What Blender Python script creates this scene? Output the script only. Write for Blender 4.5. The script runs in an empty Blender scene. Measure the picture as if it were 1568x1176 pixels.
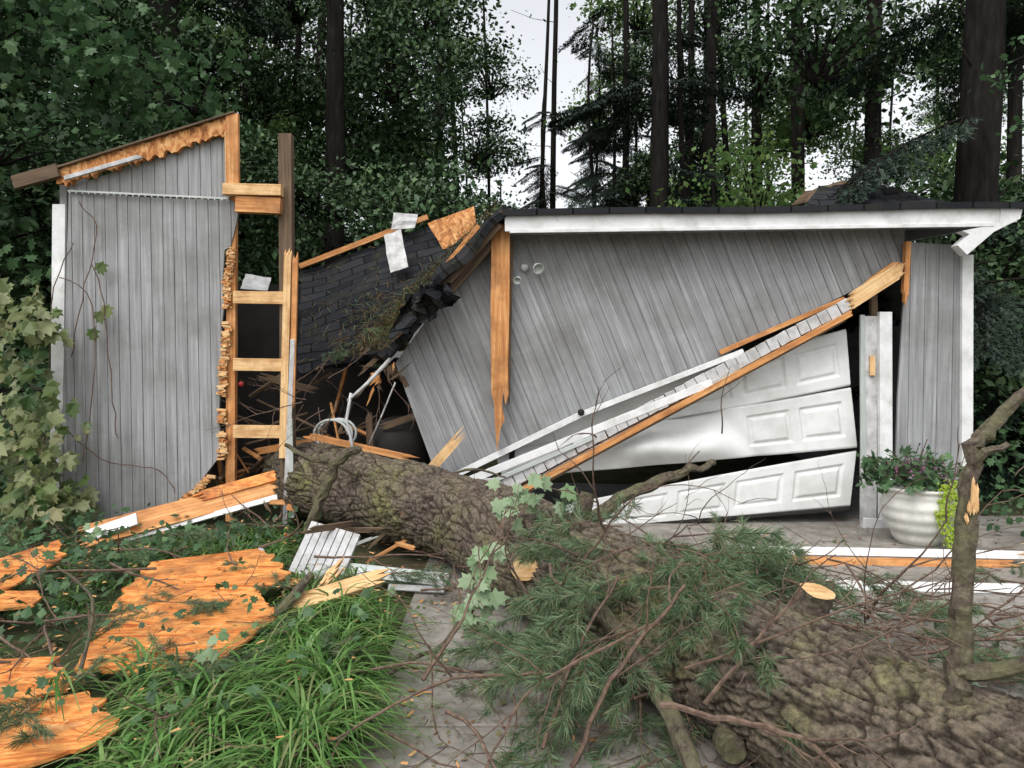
import bpy, math, random
from mathutils import Vector, Matrix, noise
random.seed(7)
R=random.random
def rr(a,b): return a+(b-a)*random.random()
S=bpy.context.scene
S.view_settings.view_transform='Standard'; S.view_settings.look='None'; S.view_settings.exposure=0
COL=S.collection
# ---------------------------------------------------------------- materials
def newmat(name):
    m=bpy.data.materials.new(name); m.use_nodes=True
    nt=m.node_tree; b=nt.nodes['Principled BSDF']; return m,nt,b
def L(nt,a,b): nt.links.new(a,b)
def ramp(nt,cols):
    r=nt.nodes.new('ShaderNodeValToRGB'); e=r.color_ramp.elements
    while len(e)<len(cols): e.new(0.5)
    for i,(p,c) in enumerate(cols):
        e[i].position=p; e[i].color=(c[0],c[1],c[2],1)
    return r
def surf(name,cols,scale=(5,5,5),detail=6,rough=.8,bump=.3,dist=.01,dirt=None,dscale=1.3,damt=.5,spec=.3,distort=0,metal=0):
    m,nt,b=newmat(name)
    tc=nt.nodes.new('ShaderNodeTexCoord'); mp=nt.nodes.new('ShaderNodeMapping'); mp.inputs['Scale'].default_value=scale
    oi=nt.nodes.new('ShaderNodeObjectInfo'); ad=nt.nodes.new('ShaderNodeVectorMath'); ad.operation='ADD'
    sc=nt.nodes.new('ShaderNodeMath'); sc.operation='MULTIPLY'; sc.inputs[1].default_value=37
    L(nt,oi.outputs['Random'],sc.inputs[0]); L(nt,tc.outputs['Object'],ad.inputs[0]); L(nt,sc.outputs[0],ad.inputs[1])
    L(nt,ad.outputs[0],mp.inputs['Vector'])
    n=nt.nodes.new('ShaderNodeTexNoise'); n.inputs['Scale'].default_value=1; n.inputs['Detail'].default_value=detail; n.inputs['Roughness'].default_value=.62
    n.inputs['Distortion'].default_value=distort
    L(nt,mp.outputs[0],n.inputs['Vector'])
    r=ramp(nt,cols); L(nt,n.outputs['Fac'],r.inputs[0]); out=r.outputs[0]
    if dirt:
        n2=nt.nodes.new('ShaderNodeTexNoise'); n2.inputs['Scale'].default_value=dscale; n2.inputs['Detail'].default_value=8; n2.inputs['Roughness'].default_value=.65
        L(nt,ad.outputs[0],n2.inputs['Vector'])
        r2=ramp(nt,[(.45,(0,0,0)),(.68,(damt,damt,damt))]); L(nt,n2.outputs['Fac'],r2.inputs[0])
        mx=nt.nodes.new('ShaderNodeMix'); mx.data_type='RGBA'; L(nt,r2.outputs[0],mx.inputs[0]); L(nt,out,mx.inputs[6]); mx.inputs[7].default_value=(*dirt,1)
        out=mx.outputs[2]
    L(nt,out,b.inputs['Base Color']); b.inputs['Roughness'].default_value=rough; b.inputs['Specular IOR Level'].default_value=spec; b.inputs['Metallic'].default_value=metal
    if bump:
        bp=nt.nodes.new('ShaderNodeBump'); bp.inputs['Strength'].default_value=bump; bp.inputs['Distance'].default_value=dist
        L(nt,n.outputs['Fac'],bp.inputs['Height']); L(nt,bp.outputs[0],b.inputs['Normal'])
    return m
def leafmat(name,cols,trans=.3,rough=.5):
    m,nt,b=newmat(name)
    g=nt.nodes.new('ShaderNodeNewGeometry'); r=ramp(nt,[(i/(len(cols)-1),c) for i,c in enumerate(cols)])
    L(nt,g.outputs['Random Per Island'],r.inputs[0]); L(nt,r.outputs[0],b.inputs['Base Color'])
    b.inputs['Roughness'].default_value=rough; b.inputs['Specular IOR Level'].default_value=.3
    if trans>0:
        t=nt.nodes.new('ShaderNodeBsdfTranslucent'); L(nt,r.outputs[0],t.inputs['Color'])
        mx=nt.nodes.new('ShaderNodeMixShader'); mx.inputs[0].default_value=trans
        L(nt,b.outputs[0],mx.inputs[1]); L(nt,t.outputs[0],mx.inputs[2]); L(nt,mx.outputs[0],nt.nodes['Material Output'].inputs['Surface'])
    return m
M={}
M['siding']=surf('grey_siding',[(.3,(.19,.193,.198)),(.55,(.295,.30,.306)),(.75,(.43,.434,.44))],(38,1.3,10),8,.8,.35,.004,dirt=(.14,.137,.125),dscale=1.3,damt=.75)
M['white']=surf('white_paint',[(.3,(.62,.63,.63)),(.7,(.77,.77,.77))],(3,3,3),6,.5,.1,.003,dirt=(.36,.36,.32),dscale=5,damt=.6)
M['door']=surf('door_paint',[(.3,(.68,.69,.68)),(.7,(.77,.78,.77))],(2,2,2),6,.42,.06,.002,dirt=(.45,.46,.43),dscale=2.2,damt=.6,spec=.4)
M['tile']=surf('chalky_lath',[(.3,(.38,.38,.38)),(.7,(.62,.62,.62))],(12,12,12),6,.8,.3,.003,dirt=(.22,.21,.19),dscale=7,damt=.6)
M['wood']=surf('fresh_wood',[(.3,(.36,.14,.045)),(.5,(.56,.25,.085)),(.7,(.74,.43,.19))],(2.2,45,45),7,.7,.4,.004,dirt=(.20,.08,.03),dscale=4,damt=.7)
M['pale']=surf('pale_split_wood',[(.3,(.48,.27,.11)),(.5,(.68,.44,.21)),(.7,(.80,.59,.33))],(3,50,50),7,.75,.5,.005,dirt=(.32,.14,.05),dscale=6,damt=.7)
M['brown']=surf('weathered_wood',[(.3,(.06,.042,.03)),(.7,(.17,.115,.07))],(3,40,40),6,.85,.4,.004)
M['ply']=surf('plywood',[(.34,(.38,.095,.02)),(.44,(.68,.22,.05)),(.5,(.82,.38,.11)),(.56,(.52,.14,.03)),(.62,(.78,.32,.085)),(.74,(.84,.52,.24))],(1.1,6,5),6,.65,.4,.006,dirt=(.20,.08,.03),dscale=6,damt=.8,distort=2.6)
M['osb']=surf('strand_board',[(.35,(.20,.075,.025)),(.5,(.48,.20,.065)),(.65,(.68,.39,.17))],(16,9,16),4,.8,.4,.01,distort=1.2)
M['dark']=surf('dark_interior',[(.3,(.012,.011,.01)),(.7,(.03,.027,.025))],(3,3,3),4,.9,.2)  # near-black: interior shade put into the colour; also used for dark fittings
M['conc']=surf('concrete',[(.3,(.19,.175,.155)),(.7,(.35,.325,.29))],(9,9,9),9,.75,.35,.004,dirt=(.10,.088,.07),dscale=2.3,damt=.8)
M['ground']=surf('soil',[(.3,(.02,.02,.01)),(.5,(.05,.05,.022)),(.72,(.09,.075,.04))],(4,4,4),9,.95,.6,.03,dirt=(.03,.055,.015),dscale=.8,damt=.9)
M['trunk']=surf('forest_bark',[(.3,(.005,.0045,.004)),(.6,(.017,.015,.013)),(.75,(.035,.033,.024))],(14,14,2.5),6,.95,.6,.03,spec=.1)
M['branch']=surf('branch_bark',[(.3,(.028,.022,.018)),(.5,(.08,.062,.046)),(.7,(.15,.13,.09))],(45,45,45),8,.9,.9,.01,dirt=(.11,.12,.05),dscale=9,damt=.7)
M['twig']=surf('twig_bark',[(.3,(.06,.035,.027)),(.7,(.18,.125,.09))],(40,40,40),4,.85,.4,.003)
M['metal']=surf('aluminium',[(.3,(.34,.37,.35)),(.7,(.50,.53,.51))],(4,30,30),4,.4,.1,.002,spec=.5)
M['urn']=surf('urn_ceramic',[(.3,(.56,.55,.51)),(.7,(.72,.71,.67))],(5,5,6),6,.9,.1,.002,dirt=(.36,.37,.31),dscale=6,damt=.55,spec=.1)
M['red']=surf('red_plastic',[(.3,(.2,.01,.015)),(.7,(.28,.02,.02))],(5,5,5),2,.5,0)
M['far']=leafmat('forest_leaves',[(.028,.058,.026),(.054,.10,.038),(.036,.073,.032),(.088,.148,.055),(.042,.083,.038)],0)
M['far2']=leafmat('yellow_green_leaves',[(.08,.155,.045),(.14,.24,.07),(.07,.13,.04),(.21,.30,.09)],.4)  # lighter yellow-green leaf colour, varied per leaf
M['hem']=leafmat('hemlock_needles',[(.010,.021,.014),(.022,.040,.024),(.014,.03,.018)],0)
M['near']=leafmat('maple_leaves',[(.045,.10,.038),(.08,.155,.065),(.032,.072,.032),(.115,.20,.085)],.3,.45)
M['pal']=leafmat('pale_maple_leaves',[(.20,.30,.16),(.3,.39,.24),(.14,.24,.1)],.3,.5)
M['vine']=leafmat('grape_leaves',[(.045,.09,.025),(.22,.25,.10),(.04,.08,.025),(.34,.35,.19),(.10,.17,.045),(.25,.24,.12),(.06,.12,.03)],.3,.5)
M['grass']=leafmat('grass_blades',[(.03,.085,.018),(.085,.20,.04),(.14,.28,.07),(.05,.13,.028),(.20,.31,.10),(.10,.22,.05),(.22,.20,.10)],.25,.4)
M['pine']=leafmat('pine_needles',[(.065,.12,.055),(.125,.20,.10),(.075,.14,.075),(.20,.27,.15),(.17,.15,.07)],.15,.45)
M['brownneedle']=leafmat('dead_needles',[(.12,.07,.03),(.2,.13,.06),(.09,.09,.03),(.06,.04,.02)],0,.8)
M['lime']=leafmat('lime_leaves',[(.28,.42,.03),(.4,.5,.06)],.3)
M['purp']=leafmat('purple_flowers',[(.2,.08,.16),(.3,.12,.2),(.1,.03,.08)],.3)
M['litter']=leafmat('litter',[(.12,.055,.025),(.17,.10,.05),(.06,.1,.03),(.22,.15,.08),(.06,.035,.015)],0,.8)
M['chips']=leafmat('wood_chips',[(.5,.22,.07),(.62,.36,.16),(.42,.17,.05)],0,.7)
m,nt,b=newmat('asphalt_shingles'); tc=nt.nodes.new('ShaderNodeTexCoord'); bk=nt.nodes.new('ShaderNodeTexBrick')
bk.inputs['Scale'].default_value=1; bk.inputs['Brick Width'].default_value=.3; bk.inputs['Row Height'].default_value=.14; bk.inputs['Mortar Size'].default_value=.008
bk.inputs['Color1'].default_value=(.011,.012,.015,1); bk.inputs['Color2'].default_value=(.026,.027,.031,1); bk.inputs['Mortar'].default_value=(.003,.003,.003,1)
L(nt,tc.outputs['Object'],bk.inputs['Vector']); n=nt.nodes.new('ShaderNodeTexNoise'); n.inputs['Scale'].default_value=3; n.inputs['Detail'].default_value=9
L(nt,tc.outputs['Object'],n.inputs['Vector']); r=ramp(nt,[(.52,(0,0,0)),(.75,(.5,.5,.5))]); L(nt,n.outputs['Fac'],r.inputs[0])
mx=nt.nodes.new('ShaderNodeMix'); mx.data_type='RGBA'; L(nt,r.outputs[0],mx.inputs[0]); L(nt,bk.outputs['Color'],mx.inputs[6]); mx.inputs[7].default_value=(.045,.042,.025,1)
L(nt,mx.outputs[2],b.inputs['Base Color']); b.inputs['Roughness'].default_value=.9; b.inputs['Specular IOR Level'].default_value=.15
bp=nt.nodes.new('ShaderNodeBump'); bp.inputs['Distance'].default_value=.01; L(nt,bk.outputs['Fac'],bp.inputs['Height']); bp.invert=True; L(nt,bp.outputs[0],b.inputs['Normal'])
M['shin']=m
m,nt,b=newmat('pine_bark'); at=nt.nodes.new('ShaderNodeAttribute'); at.attribute_name='crack'
tc=nt.nodes.new('ShaderNodeTexCoord'); n=nt.nodes.new('ShaderNodeTexNoise'); n.inputs['Scale'].default_value=2.6; n.inputs['Detail'].default_value=9; n.inputs['Roughness'].default_value=.7
n3=nt.nodes.new('ShaderNodeTexNoise'); n3.inputs['Scale'].default_value=38; n3.inputs['Detail'].default_value=10; n3.inputs['Roughness'].default_value=.7
L(nt,tc.outputs['Object'],n.inputs['Vector']); L(nt,tc.outputs['Object'],n3.inputs['Vector'])
r=ramp(nt,[(.38,(.115,.094,.078)),(.5,(.155,.13,.10)),(.59,(.16,.145,.09)),(.67,(.18,.18,.08)),(.8,(.23,.24,.10))]); L(nt,n.outputs['Fac'],r.inputs[0])
r3=ramp(nt,[(.35,(.3,.3,.3)),(.65,(1.45,1.4,1.35))]); L(nt,n3.outputs['Fac'],r3.inputs[0])
mu=nt.nodes.new('ShaderNodeMix'); mu.data_type='RGBA'; mu.blend_type='MULTIPLY'; mu.inputs[0].default_value=1; L(nt,r.outputs[0],mu.inputs[6]); L(nt,r3.outputs[0],mu.inputs[7])
mx=nt.nodes.new('ShaderNodeMix'); mx.data_type='RGBA'; L(nt,at.outputs['Fac'],mx.inputs[0]); mx.inputs[6].default_value=(.02,.014,.01,1); L(nt,mu.outputs[2],mx.inputs[7])
L(nt,mx.outputs[2],b.inputs['Base Color']); b.inputs['Roughness'].default_value=.9; b.inputs['Specular IOR Level'].default_value=.2
bp=nt.nodes.new('ShaderNodeBump'); bp.inputs['Distance'].default_value=.015; bp.inputs['Strength'].default_value=1; L(nt,n3.outputs['Fac'],bp.inputs['Height']); L(nt,bp.outputs[0],b.inputs['Normal'])
M['bark']=m
# ---------------------------------------------------------------- geometry helpers
class MB:
    def __init__(s): s.v=[]; s.f=[]; s.m=[]
    def poly(s,pts,mi=0):
        k=len(s.v); s.v+= [tuple(p) for p in pts]; s.f.append(tuple(range(k,k+len(pts)))); s.m.append(mi)
    def box(s,c,d,mi=0,rot=None):
        k=len(s.v); c=Vector(c)
        for x in(-1,1):
            for y in(-1,1):
                for z in(-1,1):
                    q=Vector((x*d[0]/2,y*d[1]/2,z*d[2]/2))
                    if rot: q=rot@q
                    s.v.append(tuple(c+q))
        for f in((0,1,3,2),(4,6,7,5),(0,4,5,1),(2,3,7,6),(0,2,6,4),(1,5,7,3)): s.f.append(tuple(k+i for i in f)); s.m.append(mi)
    def tube(s,pts,rad,seg=8,mi=0,cap=None,wob=0):
        pts=[Vector(p) for p in pts]; k=len(s.v); n=len(pts); ref=None
        for i,p in enumerate(pts):
            t=(pts[min(i+1,n-1)]-pts[max(i-1,0)]); t=t.normalized() if t.length>1e-9 else Vector((0,0,1))
            if ref is None: ref=Vector((0,0,1)) if abs(t.z)<.9 else Vector((1,0,0))
            a=(ref-t*ref.dot(t)).normalized(); ref=a; bb=t.cross(a)
            for j in range(seg):
                th=2*math.pi*j/seg; r=rad[i]*(1+(wob*noise.noise(p*9+Vector((math.cos(th)*1.6,math.sin(th)*1.6,0))) if wob else 0))
                s.v.append(tuple(p+(a*math.cos(th)+bb*math.sin(th))*r))
        for i in range(n-1):
            for j in range(seg):
                s.f.append((k+i*seg+j,k+i*seg+(j+1)%seg,k+(i+1)*seg+(j+1)%seg,k+(i+1)*seg+j)); s.m.append(mi)
        c=mi if cap is None else cap
        s.f.append(tuple(k+j for j in range(seg))[::-1]); s.m.append(c)
        s.f.append(tuple(k+(n-1)*seg+j for j in range(seg))); s.m.append(c)
    def leaf(s,p,d,nrm,size,shape,mi=0,fold=.25):
        d=d.normalized(); nrm=(nrm-d*nrm.dot(d)); nrm=nrm.normalized() if nrm.length>1e-5 else d.orthogonal().normalized(); sd=d.cross(nrm)
        s.poly([p+d*(a*size)+sd*(b_*size)-nrm*(fold*abs(b_)*size+.12*a*a*size) for a,b_ in shape],mi)
    def build(s,name,mats,parent=None,smooth=False,mw=None,bevel=0):
        me=bpy.data.meshes.new(name); me.from_pydata(s.v,[],s.f)
        for q in mats: me.materials.append(q)
        me.polygons.foreach_set('material_index',s.m)
        if smooth: me.polygons.foreach_set('use_smooth',[True]*len(s.f))
        me.update(); o=bpy.data.objects.new(name,me); COL.objects.link(o)
        if mw is not None: o.matrix_world=mw
        if parent: o.parent=parent
        if bevel:
            bv=o.modifiers.new('bevel','BEVEL'); bv.width=bevel; bv.segments=2; bv.limit_method='ANGLE'
        return o
KITE=[(0,0),(.45,.33),(1,0),(.45,-.33)]
hm=[(0,0),(-.1,.3),(.12,.3),(.3,.56),(.42,.3),(.72,.34),(.7,.14),(1.0,0)]
MAPLE=hm+[(a,-b_) for a,b_ in hm[-2:0:-1]]
def rdir(up=0):
    v=Vector((random.gauss(0,1),random.gauss(0,1),random.gauss(0,1)+up)); return v.normalized()
def empty(name,loc=(0,0,0)):
    e=bpy.data.objects.new(name,None); COL.objects.link(e); e.empty_display_size=.2; return e
def inst(name,me,parent,loc,rot=(0,0,0),sc=1):
    o=bpy.data.objects.new(name,me); COL.objects.link(o); o.location=loc; o.rotation_euler=rot
    o.scale=(sc,sc,sc) if not isinstance(sc,tuple) else sc
    if parent: o.parent=parent
    return o
# elevation drawing of the garage front: 175.4 drawing units per metre
K=175.4
def e2(u,v): return ((u-784)/K,1.52-(v-545)/K)
def E(u,v,y=6.5): a,b_=e2(u,v); return Vector((a,y,b_))
FR=Matrix(((1,0,0,0),(0,0,-1,0),(0,1,0,0),(0,0,0,1)))
def prism(mb,pts,z0,z1,mi=0,emi=None):
    n=len(pts)
    area=sum(pts[i][0]*pts[(i+1)%n][1]-pts[(i+1)%n][0]*pts[i][1] for i in range(n))
    if area<0: pts=pts[::-1]
    mb.poly([(x,y,z1) for x,y in pts],mi); mb.poly([(x,y,z0) for x,y in pts[::-1]],mi)
    for i in range(n):
        a=pts[i];b_=pts[(i+1)%n]; mb.poly([(a[0],a[1],z0),(b_[0],b_[1],z0),(b_[0],b_[1],z1),(a[0],a[1],z1)],mi if emi is None else emi)
def clip(poly,x,keep_less):
    out=[]
    for i in range(len(poly)):
        a=poly[i];b_=poly[(i+1)%len(poly)]
        ia=(a[0]<=x)==keep_less; ib=(b_[0]<=x)==keep_less
        if ia: out.append(a)
        if ia!=ib:
            t=(x-a[0])/(b_[0]-a[0]); out.append((x,a[1]+t*(b_[1]-a[1])))
    return out
def siding(name,uv,y,ang,parent,pitch=.105,mat='siding'):
    pts=[e2(*p) for p in uv]; ca,sa=math.cos(-ang),math.sin(-ang)
    pts=[(x*ca-y_*sa,x*sa+y_*ca) for x,y_ in pts]
    mb=MB(); x0=min(p[0] for p in pts); x1=max(p[0] for p in pts); x=x0-rr(0,.05); k=0
    while x<x1:
        w=pitch*(1 if k%2 else .9); q=clip(clip(pts,x+.003,False),x+w-.003,True)
        if len(q)>2: prism(mb,q,-.014,rr(-.001,.001))
        x+=w; k+=1
    prism(mb,pts,-.024,-.009,0)
    mw=Matrix.Translation((0,y,0))@FR@Matrix.Rotation(ang,4,'Z')
    return mb.build(name,[M[mat]],parent,mw=mw)
def slab(name,uv,y,th,mat,parent,edge=None):
    mb=MB(); prism(mb,[e2(*p) for p in uv],-th,0,0,1 if edge else None)
    return mb.build(name,[M[mat]]+([M[edge]] if edge else []),parent,mw=Matrix.Translation((0,y,0))@FR)
def beam(name,p0,p1,w,t,mat,parent=None,nrm=(0,-1,0),s0=0,s1=0,strips=None):
    p0=Vector(p0);p1=Vector(p1);d=p1-p0;Ln=d.length;d.normalize();n=Vector(nrm);n=(n-d*n.dot(d)).normalized();yv=n.cross(d)
    mb=MB(); k=strips or (max(2,int(w/.014)) if (s0 or s1) else 1)
    for j in range(k):
        y0=-w/2+w*j/k;y1=y0+w/k; ym=(y0+y1)/2; a=rr(0,s0);b_=Ln-rr(0,s1)
        xs=[(a,0 if s0 else 1),(a+s0*rr(.3,.6),1),(b_-s1*rr(.3,.6),1),(b_,0 if s1 else 1)]
        if not s0: xs=xs[1:]
        if not s1: xs=xs[:-1]
        kk=len(mb.v)
        for x,f in xs:
            f=max(f,.08); zz=0 if f==1 else rr(-.3,.3)*t
            for yy,z in((y0,-t/2),(y1,-t/2),(y1,t/2),(y0,t/2)): mb.v.append((x,ym+(yy-ym)*f,z*f+zz))
        for i in range(len(xs)-1):
            for c in range(4): mb.f.append((kk+i*4+c,kk+i*4+(c+1)%4,kk+i*4+4+(c+1)%4,kk+i*4+4+c)); mb.m.append(0)
        mb.f.append((kk+3,kk+2,kk+1,kk)); mb.m.append(0); q=kk+(len(xs)-1)*4; mb.f.append((q,q+1,q+2,q+3)); mb.m.append(0)
    mw=Matrix.Identity(4)
    for i in range(3): mw[i][0]=d[i];mw[i][1]=yv[i];mw[i][2]=n[i];mw[i][3]=p0[i]
    return mb.build(name,[M[mat]],parent,mw=mw,bevel=0 if (s0 or s1) else .003)
def FB(name,u0,v0,u1,v1,wpx,mat,parent,y=6.45,t=.04,s0=0,s1=0,y1=None):
    return beam(name,E(u0,v0,y),E(u1,v1,y if y1 is None else y1),wpx/K,t,mat,parent,s0=s0,s1=s1)
def quad_sheet(name,P,nx,ny,th,mat,parent,amp=0,seed=0):
    P=[Vector(p) for p in P]; ox=(P[1]-P[0]).normalized(); nz=ox.cross(P[3]-P[0]).normalized()*-1; oy=nz.cross(ox)
    mw=Matrix.Identity(4)
    for i in range(3): mw[i][0]=ox[i];mw[i][1]=oy[i];mw[i][2]=nz[i];mw[i][3]=P[0][i]
    inv=mw.inverted(); mb=MB()
    for side in(0,1):
        for j in range(ny+1):
            for i in range(nx+1):
                s=i/nx;t=j/ny; p=(P[0]*(1-s)+P[1]*s)*(1-t)+(P[3]*(1-s)+P[2]*s)*t
                q=inv@p; q.z+=amp*noise.noise(Vector((s*3,t*3,seed)))-side*th; q.x+=amp*.5*noise.noise(Vector((s*9,t*9,seed+5))); q.y+=amp*.5*noise.noise(Vector((s*9,t*9,seed+9))); mb.v.append(tuple(q))
    W=nx+1;N=W*(ny+1)
    for j in range(ny):
        for i in range(nx):
            a=j*W+i; mb.f.append((a+W,a+W+1,a+1,a)); mb.m.append(0); mb.f.append((N+a,N+a+1,N+a+W+1,N+a+W)); mb.m.append(0)
    for i in range(nx):
        mb.f.append((i,i+1,N+i+1,N+i)); a=ny*W+i; mb.f.append((a+1,a,N+a,N+a+1)); mb.m+=[0,0]
    for j in range(ny):
        a=j*W; mb.f.append((a+W,a,N+a,N+a+W)); a=j*W+nx; mb.f.append((a,a+W,N+a+W,N+a)); mb.m+=[0,0]
    return mb.build(name,[M[mat]],parent,mw=mw)
def lathe(name,prof,mat,parent,mw,seg=40):
    mb=MB()
    for r,z in prof:
        for j in range(seg): th=2*math.pi*j/seg; mb.v.append((r*math.cos(th),r*math.sin(th),z))
    for i in range(len(prof)-1):
        for j in range(seg): mb.f.append((i*seg+j,i*seg+(j+1)%seg,(i+1)*seg+(j+1)%seg,(i+1)*seg+j)); mb.m.append(0)
    return mb.build(name,[M[mat]],parent,smooth=True,mw=mw)
# ---------------------------------------------------------------- ground
mb=MB(); n=120
def gx(i): t=(i/n)*2-1; return math.copysign(abs(t)**3*150+abs(t)*4,t)
def gz(x,y):
    far=min(1,max(0,(y-8)/10))
    return noise.noise(Vector((x*.7,y*.7,0)))*.02+far*(noise.noise(Vector((x*.12,y*.12,3)))*.8+ .6)-.015
for j in range(n+1):
    for i in range(n+1):
        x=gx(i);y=gx(j)+5; mb.v.append((x,y,gz(x,y)))
for j in range(n):
    for i in range(n): a=j*(n+1)+i; mb.f.append((a,a+1,a+n+2,a+n+1)); mb.m.append(0)
mb.build('ground',[M['ground']],smooth=True)
mb=MB(); x=-.62
while x<7:
    y=-3.0
    while y<6.5:
        w=1.5;h=1.5 if y<5.5 else .95
        mb.box((x+w/2,y+h/2,.0+rr(-.002,.002)),(w-.012,h-.012,.06)); y+=h
    x+=1.5
mb.build('driveway',[M['conc']],bevel=.006)
# ---------------------------------------------------------------- garage
G=empty('collapsed_garage')
A=math.radians
siding('left_wall_siding_upper',[(112,284),(225,246),(350,207),(352,303),(240,299),(104,292)],6.5,A(1),G)
lower=[(104,295),(240,302),(352,306),(366,312),(360,345),(352,378),(343,382),(340,430),(342,470),(338,500),(341,545),(336,590),(334,640),(338,690),(330,706),(300,745),(268,768),(258,792),(240,809),(88,812),(98,500)]
siding('left_wall_siding_lower',lower,6.512,A(1),G)
FB('wall_flashing',106,293,352,305,3,'metal',G,6.478,.012)
mb=MB()
for i in range(26):
    t=i/25; p=E(110+240*t,296+11.5*t,6.47); mb.box(p,(.008,.01,.008))
mb.build('nail_heads',[M['white']],G)
mb=MB(); up=[];lo=[]
for i in range(60):
    t=i/59; u=95+t*270; v=262-t*84
    up.append(e2(u,v+rr(-2,2))); lo.append(e2(u-2+rr(-1,1),v+25+rr(-4,6)))
prism(mb,up+lo[::-1],-.05,0); mb.build('rake_sheathing',[M['osb']],G,mw=Matrix.Translation((0,6.44,0))@FR)
FB('rake_tail',30,283,98,264,20,'brown',G,6.43,.06)
FB('rake_top_board',92,261,364,176,3,'brown',G,6.43,.05)
FB('rake_trim',110,277,228,243,6,'tile',G,6.40,.03,s1=.03)
FB('corner_stud',360,178,361,285,19,'wood',G,6.44,.04)
FB('corner_stud_side',350,205,352,292,4,'pale',G,6.45,.04)
FB('header_block',348,293,436,295,17,'pale',G,6.43,.09)
FB('header_block_lower',366,315,434,318,24,'wood',G,6.45,.09)
FB('corner_post',437,205,441,820,20,'brown',G,6.52,.09)
for i,v in enumerate((455,557,659)): FB('blocking_%d'%i,360,v+rr(-1,1),438,v+rr(-1,2),19,'pale',G,6.47,.05)
FB('inner_stud',444,380,436,700,11,'pale',G,6.46,.05,s0=.08)
FB('inner_stud_orange',456,385,450,640,8,'wood',G,6.44,.03,s0=.1,s1=.1)
FB('inner_trim',452,520,440,800,7,'tile',G,6.43,.02)
FB('inner_trim_outer',449,640,452,790,6,'metal',G,6.42,.02)
FB('stud_behind_sheathing',352,300,350,800,14,'wood',G,6.56,.06)
FB('corner_trim_left',88,312,84,800,20,'white',G,6.53,.03)
mb=MB()
path=[(354,378),(345,440),(347,500),(341,560),(338,620),(341,680),(335,715),(300,750),(268,775),(250,800)]
for i in range(len(path)-1):
    a=path[i];b_=path[i+1]; Ls=math.hypot(b_[0]-a[0],b_[1]-a[1]); nn=int(Ls/1.7)
    for j in range(nn):
        t=(j+R())/nn; u=a[0]+(b_[0]-a[0])*t; v=a[1]+(b_[1]-a[1])*t
        gap=noise.noise(Vector((v*.03,1,2)))
        if gap<-.2: continue
        ln=rr(6,14); p=E(u+rr(-2,4),v,6.487+rr(0,.03)); mb.box(p,(ln/K,rr(.01,.02),rr(.006,.03)),0 if R()<.6 else 1,Matrix.Rotation(rr(-.15,.2),3,'Y')@Matrix.Rotation(rr(-.3,.3),3,'Z'))
mb.build('splintered_sheathing',[M['pale'],M['osb']],G)
mb=MB()
mb.box((-3.95,7.9,1.6),(.06,2.7,3.1)); mb.box((3.95,8.8,1.25),(.06,4.5,2.5)); mb.box((0,11.05,1.1),(8,.06,2.2))
mb.box((1.9,8.8,.01),(4,4.5,.03))
mb.build('garage_outer_walls',[M['siding']],G)
mb=MB(); mb.box((-3.2,9.2,1.2),(1.6,.05,2.4)); mb.box((-1.6,9.0,.75),(2.0,.05,1.5)); mb.box((-.0,7.5,1.0),(.05,1.7,1.8)); mb.build('void_shade_walls',[M['dark']],G)  # walls coloured near-black to paint in the darkness of the void
slab('void_shade_sheet',[(455,640),(640,690),(640,815),(455,815)],7.6,.03,'dark',G)  # near-black sheet, shade of the low opening painted as colour
mb=MB()
for i in range(60):
    p=Vector((rr(-3.4,-.9),rr(6.75,7.5),rr(.1,1.3))); d=rdir(.2); ln=rr(.3,.9); mb.tube([p-d*ln/2,p+d*ln/2],[rr(.01,.025)]*2,4,random.choice([0,0,0,0,0,1,1]))
mb.build('interior_rubble',[M['brown'],M['wood']],G)
for i in range(9):
    p=Vector((rr(-2.1,-1.1),rr(6.7,7.2),rr(.5,1.3))); d=rdir(0); d.y*=.3
    beam('broken_lath_%d'%i,p,p+d*rr(.4,.8),.06,.02,random.choice(['wood','brown','brown']),G,s0=.08,s1=.1)
mb=MB(); pts=[]
for i in range(60):
    a=i/59*6.28*2.3; pts.append((-1.62+.16*math.cos(a)+i*.001,6.62+i*.002,.82+.13*math.sin(a)))
mb.tube(pts,[.012]*60,6); mb.build('hose_coil',[M['metal']],G,smooth=True)
PR1=[(-2.42,8.5,2.49),(-.40,8.5,3.19),(-1.05,6.95,1.60),(-2.0,7.0,1.36)]
quad_sheet('collapsed_roof_shingles',PR1,24,16,.05,'shin',G,.10,1)
beam('roof_edge_board',(-2.40,8.42,2.53),(-.95,8.42,3.09),.06,.06,'wood',G)
quad_sheet('roof_strand_board',[(-.93,8.2,2.98),(-.42,8.2,3.17),(-.36,8.1,2.72),(-.72,8.1,2.62)],6,4,.03,'osb',G,.03,3)
PR2=[(-.10,7.9,3.12),(-.07,6.15,2.73),(-1.06,6.2,1.56),(-1.62,7.5,1.50)]
quad_sheet('bent_roof_edge',PR2,20,26,.06,'shin',G,.14,8)
quad_sheet('roof_felt_flap',[(-.88,6.12,2.03),(-.50,6.1,2.12),(-.62,6.14,1.84),(-1.02,6.12,1.66)],8,6,.012,'shin',G,.22,21)
quad_sheet('roof_felt_flap_b',[(-.70,6.10,2.10),(-.42,6.05,2.0),(-.50,6.08,1.93),(-.80,6.1,1.95)],8,6,.012,'shin',G,.25,27)
FB('rafter_end',770,348,684,446,26,'brown',G,6.36,.05)
FB('rafter_end_orange',735,352,672,428,7,'wood',G,6.30,.05)
beam('roof_brown_board',(-.1,6.22,2.62),(-1.0,6.3,1.62),.05,.03,'brown',G)  # brown board along the bent roof edge
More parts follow.
